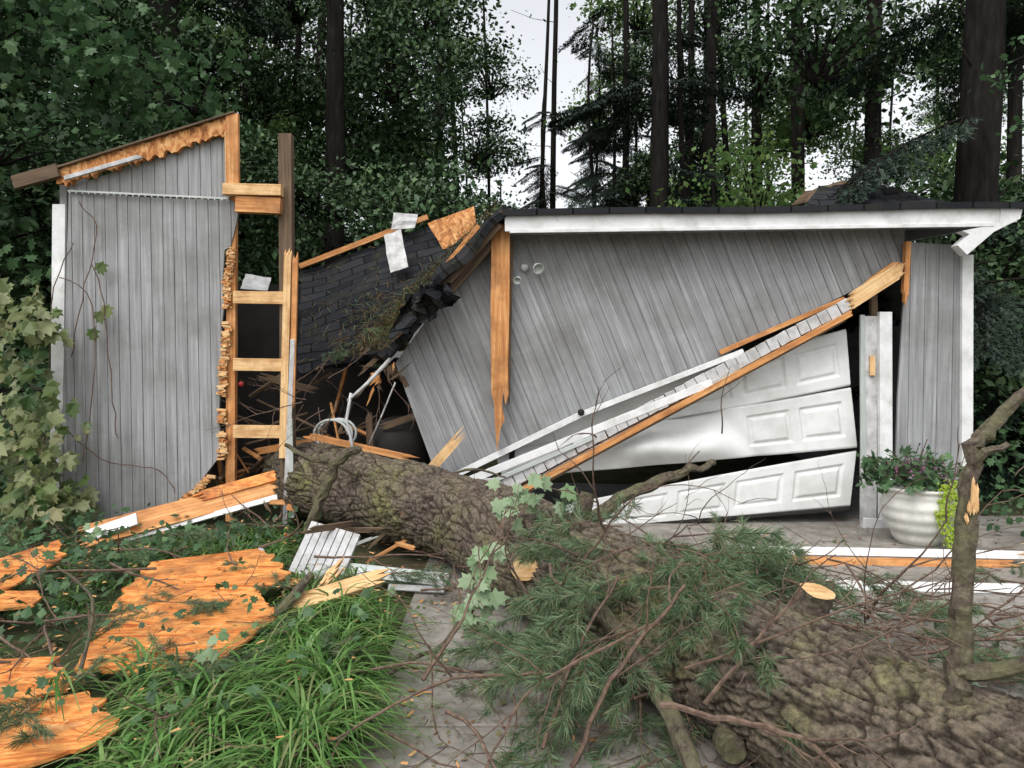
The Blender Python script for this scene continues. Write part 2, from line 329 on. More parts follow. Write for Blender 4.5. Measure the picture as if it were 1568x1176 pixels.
for i,(P) in enumerate([[(-1.36,7.9,2.80),(-1.18,7.9,2.87),(-1.06,7.6,2.43),(-1.24,7.6,2.37)],[(-1.32,8.3,3.12),(-1.05,8.3,3.10),(-1.08,8.25,2.94),(-1.34,8.25,2.92)],[(-2.72,7.6,2.36),(-2.46,7.6,2.32),(-2.43,7.4,2.17),(-2.7,7.4,2.19)]]):
    quad_sheet('loose_shingle_%d'%i,P,4,4,.008,'tile',G,.02,i)
mb=MB()
for k in range(4600):
    P=PR1 if k%3==0 else PR2; P=[Vector(p) for p in P]; s=R(); t=R()**.6
    if P[0].x<-2 and (t<.5 or s<.35) and R()<.85: continue
    p=(P[0]*(1-s)+P[1]*s)*(1-t)+(P[3]*(1-s)+P[2]*s)*t; nn=(P[1]-P[0]).cross(P[3]-P[0]).normalized()*-1
    p=p+nn*rr(.02,.10)*(1 if nn.z>0 else -1); d=rdir(); d-=nn*d.dot(nn)*.7; mb.leaf(p,d,nn,rr(.05,.14),[(0,0),(.5,.03),(1,0),(.5,-.03)],0 if R()<.75 else 1,0)
mb.build('roof_needle_litter',[M['brownneedle'],M['pine']],G)
for i in range(20):
    p=E(rr(560,615),rr(520,590),rr(6.35,6.7)); d=Vector((rr(-.8,.7),rr(-.3,.3),rr(-1,.3)))
    beam('junction_splinter_%d'%i,p,p+d.normalized()*rr(.10,.35),rr(.02,.06),.012,random.choice(['wood','brown','brown','wood','brown']),G,s0=.06,s1=.12)
mb=MB(); mb.tube([E(545,600,6.3),E(538,640,6.3),E(545,668,6.3),E(548,690,6.3)],[.013]*4,8); mb.tube([E(606,545,6.35),E(570,585,6.3),E(540,612,6.3)],[.018,.015,.012],8)
mb.tube([E(608,585,6.4),E(585,635,6.5),E(565,680,6.5)],[.007]*3,8); mb.build('bent_downspout',[M['tile']],G,smooth=True)
siding('twisted_wall_siding',[(752,352),(1386,352),(1381,402),(1300,448),(1130,532),(1080,562),(888,632),(700,722),(668,728),(605,556),(690,440),(748,375)],6.5,A(22),G)
FB('panel_bottom_rail',664,742,888,634,9,'white',G,6.44,.03)
FB('panel_bottom_rail_b',888,634,1135,538,8,'white',G,6.44,.03)
FB('panel_bottom_wood',1100,540,1290,458,7,'wood',G,6.46,.03)
FB('door_track_upper',676,750,1085,585,11,'white',G,6.40,.05)
FB('door_track_upper_b',1085,585,1170,535,8,'metal',G,6.40,.03)
FB('door_track_lower',705,755,905,668,6,'metal',G,6.38,.04)
lathe('track_bracket',[(0,.02),(.02,.02),(.03,0),(.03,-.02)],'dark',G,Matrix.Translation(E(888,630,6.38))@Matrix.Rotation(A(90),4,'X'),10)
FB('panel_edge_wood',650,728,735,632,14,'pale',G,6.30,.03,s0=.02,s1=.25)
FB('sill_wood',470,662,655,703,9,'wood',G,6.35,.04,s0=.1,s1=.15)
mb=MB(); prism(mb,[((u-767)/K,(500-v)/K) for u,v in[(754,347),(781,349),(780,470),(778,560),(779,603),(774,618),(771,598),(769,622),(773,640),(766,655),(762,690),(759,650),(757,615),(753,600),(752,470)]],-.035,.035)
o=mb.build('broken_corner_post',[M['wood']],G,mw=Matrix.Translation(E(767,500,6.36))@FR@Matrix.Rotation(A(90),4,'Z'))
for v in o.data.vertices: v.co=(v.co.y,-v.co.x,v.co.z)
FB('post_strip',784,370,778,620,5,'brown',G,6.40,.03,s1=.1)
d0=Vector((742,756));d1=Vector((1292,466)); nseg=36
for i in range(nseg):
    a=d0+(d1-d0)*(i/nseg); b_=d0+(d1-d0)*((i+.94)/nseg)
    FB('header_tile_%d'%i,a.x,a.y+rr(-1,1),b_.x,b_.y+rr(-1,1),18,'tile',G,6.395+rr(-.004,.004),.03)
FB('header_backing',740,760,1300,464,20,'brown',G,6.43,.03)
FB('header_board',756,770,1300,477,8,'wood',G,6.385,.06,s1=.05)
FB('header_board_dark',760,775,1290,488,4,'brown',G,6.40,.06,s1=.05)
FB('header_broken_end',1285,468,1378,408,22,'pale',G,6.38,.05,s0=.12,s1=.1)
FB('header_broken_end_b',1300,452,1372,402,12,'wood',G,6.42,.04,s0=.2,s1=.05)
FB('header_low_end',690,742,760,738,20,'tile',G,6.37,.03)
FB('header_low_end_b',700,757,756,745,12,'white',G,6.35,.02)
beam('fascia',(-.06,6.2,2.63),(4.13,6.2,2.69),.15,.025,'white',G)
beam('fascia_lower_lip',(-.02,6.185,2.555),(4.0,6.185,2.61),.03,.02,'white',G)
beam('drip_edge',(-.1,6.18,2.712),(4.2,6.18,2.775),.014,.05,'brown',G)
mb=MB()
mb.poly([(-.02,6.21,2.57),(3.95,6.21,2.63),(3.95,6.49,2.63),(-.02,6.49,2.57)]); mb.build('soffit',[M['siding']],G)
mb=MB(); pr=[(4.06,2.76),(4.24,2.74),(4.22,2.66),(4.0,2.55),(3.78,2.36),(3.70,2.44),(3.80,2.53),(3.74,2.56),(4.05,2.62)]
prism(mb,pr,-.10,0); mb.build('eave_return',[M['white']],G,mw=Matrix.Translation((0,6.18,0))@FR)
beam('side_fascia',(4.2,6.2,2.71),(4.2,11.1,3.0),.15,.025,'white',G,nrm=(1,0,0))
quad_sheet('roof_shingles',[(-.1,11.2,3.15),(4.3,11.2,3.2),(4.25,6.14,2.79),(-.08,6.14,2.73)],30,20,.05,'shin',G,.03,4)
quad_sheet('heaved_roof',[(3.95,9.6,3.72),(4.7,9.6,3.74),(5.5,8.8,3.25),(3.4,8.8,3.15)],10,6,.04,'shin',G,.12,14)
quad_sheet('heaved_roof_board',[(3.8,9.65,3.66),(4.3,9.65,3.80),(4.5,9.6,3.68),(3.6,9.6,3.46)],5,3,.03,'brown',G,.05,11)
siding('right_wall_siding',[(1386,372),(1466,376),(1468,812),(1364,812),(1372,600)],6.46,A(-1),G,pitch=.13)
FB('corner_trim_right',1474,392,1473,812,17,'white',G,6.44,.04)
FB('jamb_outer',1352,478,1353,814,19,'white',G,6.47,.05)
FB('jamb_stop',1332,484,1330,814,24,'tile',G,6.51,.03)
FB('jamb_inner',1320,482,1322,700,7,'metal',G,6.50,.03)
FB('jamb_brown_stud',1342,450,1345,560,10,'brown',G,6.56,.05)  # short brown stud set back behind the jamb
FB('jamb_top_stud',1383,372,1378,470,8,'wood',G,6.43,.05,s1=.1)
FB('jamb_bracket',1334,545,1334,575,8,'pale',G,6.48,.02)
FB('jamb_base_block',1318,800,1345,802,18,'white',G,6.45,.04)
FB('door_spring',1130,545,1300,488,6,'dark',G,6.58,.03)
def section(name,C,y,pan,bulge):
    TL,TR,BR,BL=[Vector(e2(*c)) for c in C]; nx,ny=420,60; mb=MB(); Ls=(TR-TL).length
    for j in range(ny+1):
        for i in range(nx+1):
            s=i/nx;t=j/ny; p=(TL*(1-s)+TR*s)*(1-t)+(BL*(1-s)+BR*s)*t; h=0
            for (a,b_) in pan:
                c0,c1=.2,.8; d=min((s-a)*Ls,(b_-s)*Ls,(t-c0)*.5,(c1-t)*.5)
                if d>-.001: h=-.016*max(0,min(1,d/.012)) if d<.03 else -.016+.016*min(1,(d-.03)/.022)
            e=min(t,1-t)*.5
            if e<.012: h-=.012*(1-e/.012)
            h+=bulge(s,t); mb.v.append((p.x,p.y,h))
    for j in range(ny):
        for i in range(nx): a=j*(nx+1)+i; mb.f.append((a+nx+1,a+nx+2,a+1,a)); mb.m.append(0)
    return mb.build(name,[M['door']],G,smooth=True,mw=Matrix.Translation((0,y,0))@FR)
pan=[(1-.028-.148*k-.122,1-.028-.148*k) for k in range(6)]
def sm(x): x=max(0,min(1,x)); return x*x*(3-2*x)
section('garage_door_section_top',[(740,655),(1303,503),(1310,591),(755,700)],6.60,pan[:3],lambda s,t:-.14*sm((.75-s)/.35)*t+.02*math.sin(s*9))
section('garage_door_section_middle',[(755,690),(1311,594),(1321,688),(770,736)],6.60,pan[:2],lambda s,t:.17*math.exp(-((s-.36-.15*t)/.17)**2)*math.sin(math.pi*min(1,t*1.02))-.18*sm((.72-s)/.22)*(1-t)**2+.012*math.sin(s*31+t*4)*sm((.8-s)/.3)-.03*math.exp(-((s-.62-.1*t)/.03)**2))
section('garage_door_section_low',[(700,806),(1322,693),(1312,780),(700,840)],6.62,pan,lambda s,t:.03*math.sin(s*5+1))
FB('door_bottom_seal',950,812,1312,783,5,'dark',G,6.63,.03)
for (u,v,ry) in((822,412,-.5),(793,430,.5)):
    mw=Matrix.Translation(E(u,v,6.36))@Matrix.Rotation(ry,4,'Y')@Matrix.Rotation(A(125),4,'X')
    lathe('floodlight_shade',[(.0,-.06),(.018,-.06),(.026,-.03),(.04,.0),(.05,.035),(.045,.035),(.035,.01),(.0,.0)] if u>800 else [(.0,-.04),(.014,-.04),(.022,-.01),(.034,.03),(.03,.03),(.02,0),(0,0)],'metal',G,mw,20)
lathe('floodlight_base',[(0,.03),(.03,.03),(.035,0)],'metal',G,Matrix.Translation(E(803,410,6.49))@Matrix.Rotation(A(90),4,'X'),20)
lathe('reflector_disc',[(0,.012),(.018,.01),(.024,0),(.024,-.01)],'red',G,Matrix.Translation(E(369,588,6.50))@Matrix.Rotation(A(90),4,'X'),20)
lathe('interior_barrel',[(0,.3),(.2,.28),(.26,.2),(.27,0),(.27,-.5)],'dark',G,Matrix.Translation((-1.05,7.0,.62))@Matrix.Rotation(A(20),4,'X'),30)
# ---------------------------------------------------------------- loose debris
beam('fallen_board',(-3.35,5.65,.12),(-1.95,6.22,.44),.20,.02,'wood',nrm=(.1,-1,.9),s0=.15,s1=.05)
beam('fallen_board',(-2.6,6.0,.36),(-1.97,6.25,.52),.09,.03,'ply',nrm=(.1,-1,.5),s0=.1,s1=.02)
beam('white_trim_board',(-3.0,5.75,.10),(-1.93,6.12,.36),.045,.02,'white',nrm=(.1,-1,.5))
beam('white_trim_board',(-3.25,5.68,.14),(-2.9,5.76,.26),.10,.02,'white',nrm=(0,-1,.7))
def flat(name,xy,z,mat,tilt=(0,0),th=.014):
    cx=sum(p[0] for p in xy)/len(xy);cy=sum(p[1] for p in xy)/len(xy); mb=MB(); pts=[]
    n=len(xy)
    for i in range(n):
        a=xy[i];b_=xy[(i+1)%n]; k=max(1,int(math.hypot(b_[0]-a[0],b_[1]-a[1])/.025)); rough_=(.005,.016)[i%2]
        for j in range(k):
            t=j/k; q=noise.noise(Vector((a[0]*5+t*k*.25,i,3)))*rough_*3
            pts.append((a[0]+(b_[0]-a[0])*t-cx+q+rr(-1,1)*rough_*.5,a[1]+(b_[1]-a[1])*t-cy+q+rr(-1,1)*rough_*.5))
    prism(mb,pts,-th,0,0); return mb.build(name,[M[mat]],mw=Matrix.Translation((cx,cy,z))@Matrix.Rotation(tilt[0],4,'X')@Matrix.Rotation(tilt[1],4,'Y'))
flat('plywood_sheet',[(-1.98,3.36),(-2.22,4.2),(-2.33,4.80),(-1.69,5.0),(-1.34,4.5),(-1.42,4.2),(-1.22,3.87),(-1.36,3.29)],.17,'ply',(A(4),A(-2)))
flat('plywood_sheet',[(-2.4,3.28),(-2.04,3.35),(-1.83,3.07),(-2.0,2.96),(-2.4,2.97)],.16,'ply',(A(3),A(2)))
flat('plywood_sheet',[(-2.15,2.89),(-1.74,3.04),(-1.45,2.76),(-1.49,2.63),(-1.8,2.4)],.14,'ply',(A(2),A(-2)))
flat('plywood_sheet',[(-3.4,4.6),(-3.13,5.15),(-2.90,4.8),(-2.95,4.1)],.20,'ply',(A(6),0))
flat('plywood_sheet',[(-3.2,4.15),(-2.7,4.25),(-2.6,4.05),(-3.1,3.85)],.18,'ply',(A(4),A(3)))
beam('splintered_plank',(-1.25,4.0,.16),(-.66,4.35,.26),.10,.03,'pale',nrm=(0,-.8,1),s0=.15,s1=.2,strips=3)
beam('splintered_plank',(-1.12,4.3,.16),(-1.0,4.5,.3),.07,.03,'pale',nrm=(0,-.8,.6),s0=.1,s1=.15)
beam('splintered_plank',(-1.55,4.6,.06),(-1.3,4.75,.1),.08,.03,'wood',nrm=(0,-.4,1),s0=.1,s1=.1)
beam('long_trim_board',(1.72,5.45,.10),(5.2,5.25,.08),.06,.03,'white',nrm=(0,-1,.5))
beam('long_wood_board',(1.75,5.38,.045),(3.6,5.26,.045),.06,.06,'wood',nrm=(0,-1,.3),s1=.1)
beam('long_trim_board',(1.78,4.78,.05),(3.25,4.68,.05),.075,.02,'white',nrm=(0,-.7,1),s1=.05)
beam('long_trim_board',(3.3,4.72,.04),(4.6,4.6,.04),.07,.02,'white',nrm=(0,-.5,1))
beam('splintered_plank',(3.45,5.2,.12),(4.2,5.3,.18),.16,.03,'pale',nrm=(0,-.8,.7),s0=.3,s1=.1)
beam('gutter_section',(-1.15,4.98,.09),(-.40,4.72,.09),.09,.05,'metal',nrm=(0,-.8,.7))
beam('gutter_section',(-.78,4.7,.06),(-.42,4.64,.06),.04,.02,'tile',nrm=(0,-.8,.7))
mb=MB()
for i in range(7): mb.box((i*.052,0,0),(.044,.36,.016))
mb.box((.155,0,-.014),(.36,.355,.01)); mb.build('siding_offcut',[M['tile']],mw=Matrix.Translation((-1.40,5.0,.24))@Matrix.Rotation(A(55),4,'X')@Matrix.Rotation(A(-16),4,'Z'))
for i in range(24):
    p=Vector((rr(-1.9,-.5),rr(5.0,6.3),rr(.05,.35))); d=rdir(); d.z*=.35
    beam('wreck_splinter',p,p+d*rr(.2,.6),rr(.015,.045),.02,random.choice(['wood','brown','tile','brown','metal']),s0=.05,s1=.1)
mb=MB()
for i in range(700):
    x=rr(-3.4,-.3) if R()<.85 else rr(-.3,3.6);y=rr(2.4,6.2); p=Vector((x,y,rr(.035,.05) if x>-.6 else rr(.02,.22))); d=rdir(); d.z*=.2; w=rr(.004,.012); l=rr(.015,.055)
    mb.leaf(p,d,Vector((0,-.2,1)),l,[(0,0),(.2,w/l),(1,w*.4/l),(.8,-w/l)],0,0)
mb.build('wood_chips',[M['chips']])
mb=MB()
for i in range(6500):
    x=rr(-4,4.2);y=rr(2.3,6.5); p=Vector((x,y,.036+abs(random.gauss(0,.006)))); d=rdir(); d.z*=.25
    if x>.6 and y>4.6 and R()<.75: continue
    if -2.3<x<-1.25 and 3.3<y<4.9: p.z=.17+.07*(y-4.1)+rr(.0,.012); 
    if p.z>.1 and R()<.6: continue
    mb.leaf(p,d,Vector((rr(-.4,.4),rr(-.4,.4),1)),rr(.015,.045),KITE if R()<.5 else [(0,0),(.5,.05),(1,0),(.5,-.05)])
for i in range(12000):   # shed needles on the concrete
    x=rr(-.62,3.6);y=rr(2.3,6.3)
    if noise.noise(Vector((x*1.7,y*1.7,5)))<-.12+ .2*max(0,y-4.6): continue
    d=rdir(); d.z*=.08; mb.leaf(Vector((x,y,.036+rr(0,.01))),d,Vector((0,0,1)),rr(.04,.09),[(0,0),(.5,.022),(1,0),(.5,-.022)],1 if R()<.7 else 2,0)
mb.build('leaf_litter',[M['litter'],M['brownneedle'],M['pine']])
# ---------------------------------------------------------------- planter
PU=empty('planter_urn')
prof=[(0,.0),(.15,0)]
for i in range(61):
    t=i/60; r=.165+.10*math.sin(min(1,t*1.15)*math.pi*.62)+.004*math.sin(t*math.pi*2*4.5); prof.append((r,.02+t*.40))
prof+=[(.278,.43),(.283,.45),(.255,.455),(.24,.41),(0,.39)]
lathe('urn_body',prof,'urn',PU,Matrix.Translation((3.24,5.95,.03)),56)
mb=MB()
for i in range(360):
    a=rr(0,6.283);r=.36*math.sqrt(R()); h=rr(.0,.24)*(1.15-r)
    p=Vector((3.16+r*math.cos(a),5.95+r*math.sin(a)*.8,.46+h+rr(0,.06)))
    mb.leaf(p,rdir(.3),Vector((rr(-.6,.6),rr(-.9,.3),1)),rr(.04,.10),MAPLE if R()<.6 else KITE,0)
for i in range(20):
    a=rr(0,6.283); p=Vector((3.2,5.93,.46)); q=p+Vector((math.cos(a)*.36,math.sin(a)*.2,rr(.02,.44))); mb.tube([p,(p+q)/2+Vector((0,0,.05)),q],[.004]*3,4,2)
    for k in range(9): mb.leaf(q-Vector((rr(-.05,.05),rr(-.05,.05),rr(0,.16))),rdir(),rdir(.5),rr(.03,.06),KITE,0)
for i in range(140):
    a=rr(0,6.283);r=rr(0,.25); mb.leaf(Vector((3.14+r*math.cos(a),5.80+r*math.sin(a)*.6,rr(.56,.72))),rdir(.5),rdir(.5),rr(.02,.035),KITE,1)
mb.build('planter_foliage',[M['near'],M['purp'],M['twig']],PU)
mb=MB()
for i in range(900):
    t=R(); x=3.30+rr(-.06,.18)*(1-.2*t)+.03*math.sin(t*9); mb.leaf(Vector((x,5.66-rr(0,.05)+.03*(1-t),.54-t*.48+rr(-.02,.04))),rdir(-.3),Vector((0,-1,.3)),rr(.018,.034),KITE,0)
mb.build('trailing_vine',[M['lime']],PU)
# ---------------------------------------------------------------- fallen pine
FP=empty('fallen_pine_tree')
ax=[(-2.05,7.05,.42),(-1.55,6.5,.40),(-.40,5.36,.36),(.28,4.15,.32),(.84,3.11,.28),(1.24,2.47,.25),(1.52,2.03,.24),(2.0,1.3,.25)]
ax=[Vector(p) for p in ax]
def cr(P,t):
    n=len(P)-1; t=max(0,min(.99999,t))*n; i=int(t); f=t-i
    p0=P[max(i-1,0)];p1=P[i];p2=P[i+1];p3=P[min(i+2,n)]
    return .5*((2*p1)+(p2-p0)*f+(2*p0-5*p1+4*p2-p3)*f*f+(3*p1-p0-3*p2+p3)*f**3)
NL,NS=900,250; mb=MB(); crack=[]; s=0; prev=cr(ax,0); ref=Vector((0,0,1))
for i in range(NL+1):
    t=i/NL; p=cr(ax,t); s+=(p-prev).length; tg=(cr(ax,min(1,t+.003))-cr(ax,max(0,t-.003))).normalized(); prev=p
    a=(ref-tg*ref.dot(tg)).normalized(); bb=tg.cross(a); r0=.335+.01*math.sin(s*2)-.06*t+.02*noise.noise(Vector((s*1.2,0,0)))
    for j in range(NS):
        th=2*math.pi*j/NS; c=Vector((math.cos(th)*.3,math.sin(th)*.3,0))
        q=Vector((c.x*17,c.y*17,s*6)); q+=Vector((noise.noise(q*.6),noise.noise(q*.6+Vector((9,0,0))),noise.noise(q*.6+Vector((0,9,0)))))*1.3
        ds=noise.voronoi(q)[0]; cd=min(1,(ds[1]-ds[0])/.17); lump=noise.noise(Vector((c.x*3,c.y*3,s*1.5)))*.025
        fine=noise.noise(Vector((c.x*60,c.y*60,s*40)))*.005
        r=r0+lump-.018*(1-cd)+fine+.010*noise.noise(Vector((c.x*22,c.y*22,s*12)))
        mb.v.append(tuple(p+(a*math.cos(th)+bb*math.sin(th))*r)); crack.append(cd**.7)
for i in range(NL):
    for j in range(NS): mb.f.append((i*NS+j,i*NS+(j+1)%NS,(i+1)*NS+(j+1)%NS,(i+1)*NS+j)); mb.m.append(0)
o=mb.build('trunk',[M['bark']],FP,smooth=True)
at=o.data.attributes.new('crack','FLOAT','POINT'); at.data.foreach_set('value',crack)
mb=MB()
def limb(pts,r0,r1,seg=10,n=14,mi=0,cap=1,wob=.5,jit=.01):
    P=[Vector(p) for p in pts]; q=[cr(P,i/n)+Vector((noise.noise(Vector((i*.5,k,P[0].x*9)))*jit for k in (1,2,3))) for i in range(n+1)]
    mb.tube(q,[(r0+(r1-r0)*i/n)*(1+.12*noise.noise(Vector((i*.6,P[0].y*7,0)))) for i in range(n+1)],seg,mi,cap,wob)
limb([(.14,4.5,.34),(.09,4.10,.40),(.065,3.86,.42)],.09,.070,20,8,wob=.15,jit=.004)
limb([(.3,4.25,.4),(.38,4.22,.60),(.43,4.25,.74)],.055,.042,12,6,wob=.2)
limb([(.98,2.92,.3),(1.12,2.88,.48),(1.17,2.85,.62)],.075,.062,18,8,wob=.2,jit=.004)
limb([(1.0,3.0,.1),(.8,2.75,.12),(.78,2.62,.13)],.06,.05,14,6,cap=0,wob=.2)
limb([(.35,4.35,.45),(.726,4.7,.64),(1.1,4.9,.74),(1.364,5,.80)],.048,.018,10,20,cap=0,jit=.03)
limb([(-1.567,5.5,.02),(-1.418,5.5,.434),(-1.3,5.5,.724),(-1.139,5.5,.845)],.045,.03,10,20,cap=0,jit=.03)
limb([(-1.8,5.9,.82),(-1.6,5.85,.72),(-1.42,5.8,.70),(-1.2,5.8,.6)],.016,.03,8,12,cap=0)
limb([(1.22,2.15,.1),(1.25,2.2,.30),(1.344,2.25,.543),(1.394,2.3,.844),(1.455,2.35,1.2),(1.57,2.4,1.32),(1.75,2.48,1.43)],.042,.016,16,60,cap=1,jit=.02,wob=.35)
limb([(1.344,2.25,.56),(1.44,2.2,.59),(1.55,2.15,.65),(1.7,2.1,.66)],.028,.02,10,14)
limb([(1.44,2.34,1.16),(1.46,2.3,1.22),(1.52,2.28,1.25)],.016,.010,8,6)
limb([(.30,3.4,.40),(.38,3.2,.42),(.479,2.95,.36),(.555,2.65,.26),(.595,2.5,.16),(.6,2.35,.10)],.036,.030,12,24,wob=.3)
limb([(-.6,3.3,.073),(-.45,3.45,.12),(-.328,3.6,.13),(-.2,3.9,.25)],.010,.014,8,12)
limb([(-1.35,3.9,.05),(-1.2,4.0,.2),(-1.12,4.15,.3)],.03,.02,8,10)
limb([(-.55,6.0,.55),(-.3,5.9,.62),(-.05,5.95,.55)],.012,.006,6,8,cap=0)
limb([(-2.75,4.5,.25),(-2.2,3.9,.24),(-1.8,3.1,.2)],.005,.010,8,12)
mb.build('broken_limbs',[M['branch'],M['pale']],FP,smooth=False)
for i in range(7):   # torn wood on the standing limb
    a=rr(-.018,.018); z=rr(.98,1.04); beam('torn_wood_%d'%i,(1.415+a,2.285+abs(a)*.4,z),(1.425+a+rr(-.006,.006),2.292+abs(a)*.4,z+rr(.07,.13)),.012,.008,'pale',FP,s0=.03,s1=.04,strips=2)
mb=MB()
def twig(p,d,ln,r,depth=0):
    pts=[];q=Vector(p);d=Vector(d).normalized()
    n=7
    for i in range(n+1):
        pts.append(q.copy()); d=(d+Vector((rr(-.22,.22),rr(-.22,.22),rr(-.22,.2)))).normalized(); q=q+d*ln/n; q.z=max(q.z,.03)
        if depth<2 and i>1 and R()<.45: twig(q,d+rdir()*.8,ln*rr(.3,.6),r*.55,depth+1)
    mb.tube(pts,[r*(1-.65*i/n) for i in range(n+1)],5)
def ptw(pts,r):
    P=[Vector(p) for p in pts]; q=[cr(P,i/12)+rdir()*.008 for i in range(13)]; mb.tube(q,[r*(1-.4*i/12) for i in range(13)],6)
    for i in (5,8,10): twig(q[i],(q[i+1]-q[i]).normalized()+rdir()*.7,.28,r*.5,1)
ptw([(.204,2.6,.08),(.39,2.65,.42),(.63,2.7,.68)],.010)
ptw([(.512,2.55,.33),(.72,2.45,.32),(.912,2.35,.31),(1.0,2.25,.26)],.012)
ptw([(.678,2.65,.28),(.84,2.65,.47),(1.05,2.7,.67)],.009)
ptw([(.1,2.6,.15),(.25,2.85,.38),(.43,3.05,.62)],.008)
ptw([(.55,2.8,.52),(.1,2.6,.38),(-.1,2.5,.1)],.007)
for i in range(50): twig((rr(.1,1.7),rr(2.6,4.0),rr(.1,.65)),(rr(-1,1),rr(-.6,.3),rr(-.4,.5)),rr(.3,1.0),rr(.004,.009))
for i in range(34): twig((rr(1.3,2.8),rr(3.0,4.4),rr(.04,.3)),(rr(-1,1),rr(-.6,.4),rr(-.1,.4)),rr(.3,.8),rr(.004,.010))
for i in range(40): twig((rr(-3.2,-.2),rr(2.7,5.8),rr(.08,.3)),(rr(-1,1),rr(-.6,.6),rr(-.2,.3)),rr(.3,.9),rr(.004,.01))
for i in range(16): twig((rr(-2.0,-1.0),rr(5.9,6.5),rr(.6,1.6)),(rr(-1,1),rr(-.6,.3),rr(-.6,.4)),rr(.3,.6),rr(.003,.006))
mb.build('twigs',[M['twig']],FP)
def spray(name,seed):
    random.seed(seed); mb=MB()
    def tuft(p,d,n=24,ln=.095):
        for i in range(n):
            v=(d*rr(.5,1.3)+rdir()*.75).normalized(); l=ln*rr(.7,1.2); sd=v.cross(rdir()).normalized()*.0015
            b_=p-d*rr(0,.035); mid=b_+v*l*.55; tip=b_+v*l-Vector((0,0,.012))
            mb.poly([b_-sd,b_+sd,mid+sd,tip,mid-sd],0)
    def br(p,d,ln,r,dep):
        pts=[];q=Vector(p);k=6
        for i in range(k+1):
            pts.append(q.copy()); d=(d+Vector((rr(-.15,.15),rr(-.15,.15),rr(-.12,.06)))).normalized(); q=q+d*ln/k
            if i>=3 or dep: tuft(q,d,15)
            if dep<1 and i>1:
                sd=Vector((-d.y,d.x,rr(-.2,.2)))*(1 if i%2 else -1); br(q,(d*.8+sd*.8).normalized(),ln*rr(.35,.55),r*.6,dep+1)
        mb.tube(pts,[r*(1-.6*i/k) for i in range(k+1)],5,1); tuft(q,d,34)
    br(Vector((0,0,0)),Vector((1,0,.1)),.5,.006,0)
    me=mb.build(name,[M['pine'],M['twig']]); d=me.data; bpy.data.objects.remove(me); return d
sp=[spray('pine_spray_mesh_%d'%i,40+i) for i in range(5)]; random.seed(11)
PN=empty('pine_boughs')
def putspray(x,y,z,sc=1,yaw=None,pit=None):
    inst('pine_spray',random.choice(sp),PN,(x,y,z),(rr(-.6,.6),pit if pit is not None else rr(-.2,.45),rr(0,6.28) if yaw is None else yaw),sc*rr(.8,1.15))
for i in range(52):   # draped over the log beyond the cut stub
    t=R(); c=Vector((.58,3.8,0)).lerp(Vector((.98,2.95,0)),t); off=random.gauss(.02,.22)
    putspray(c.x+off*.85,c.y+off*.5,.64-.6*abs(off)+rr(-.05,.06),.78)
for i in range(46): putspray(rr(.8,1.65),rr(3.5,4.3),rr(.10,.45),.85)
for i in range(20): putspray(rr(.18,.6),rr(2.9,3.5),rr(.06,.32),.8)
for i in range(10): putspray(rr(.1,.7),rr(2.45,2.95),rr(.06,.2),.75)
for i in range(12): putspray(rr(-2.6,-1.7),rr(3.0,4.2),rr(.05,.12),.7)
for i in range(6): putspray(rr(-2.0,-1.5),rr(3.5,4.8),rr(.18,.24),.45)
for i in range(18): putspray(rr(-1.5,-.75),rr(3.7,5.0),rr(.06,.2),.6)
for i in range(9): putspray(rr(-1.9,-.7),rr(2.7,3.6),rr(.18,.28),.5)
for i in range(12): putspray(rr(-3.3,-2.2),rr(4.4,5.5),rr(.05,.2),.7)
for i in range(16): putspray(rr(1.5,2.9),rr(3.2,4.2),rr(.05,.16),.75)
for i in range(6): putspray(rr(2.2,3.5),rr(4.9,5.3),rr(.04,.07),.45)
for i in range(9): putspray(rr(.9,2.6),rr(5.3,6.1),rr(.04,.07),.4)
for i in range(12):
    t=R(); putspray(-1.0-t*.5+rr(-.15,.3),6.9+rr(-.3,.3)-.2*t,1.75+rr(-.2,.15)-t*.25,.35)
MS=empty('maple_sprig'); mb=MB()
for (x,y,z,n,sp_) in((-.14,3.82,.50,12,.08),(-.19,3.8,.22,22,.10),(-.02,4.2,.72,12,.12),(.2,4.15,.80,8,.1),(-.16,3.8,.34,10,.06)):
    for i in range(n):
        mb.leaf(Vector((x+rr(-sp_,sp_),y+rr(-.08,.0),z+rr(-sp_,sp_))),Vector((rr(-1,1),rr(-.5,.1),rr(-1,.1))),Vector((rr(-.4,.4),-1,.6)),rr(.05,.11),MAPLE)
mb.tube([(-.02,4.2,.66),(-.12,3.85,.5),(-.18,3.8,.3),(-.22,3.76,.15)],[.006]*4,5,1); mb.build('sprig_leaves',[M['pal'],M['twig']],MS)
mb=MB()
for (x,y,z) in((1.40,2.32,.52),(1.33,2.2,.40),(-2.9,5.2,.3),(3.4,4.4,.3),(-1.25,3.2,.3)):
    for i in range(5): mb.leaf(Vector((x+rr(-.05,.05),y-.05,z+rr(-.06,.06))),Vector((rr(-1,1),rr(-.5,.1),rr(-1,.1))),Vector((rr(-.4,.4),-1,.6)),rr(.04,.07),MAPLE)
mb.build('fallen_maple_leaves',[M['pal']])
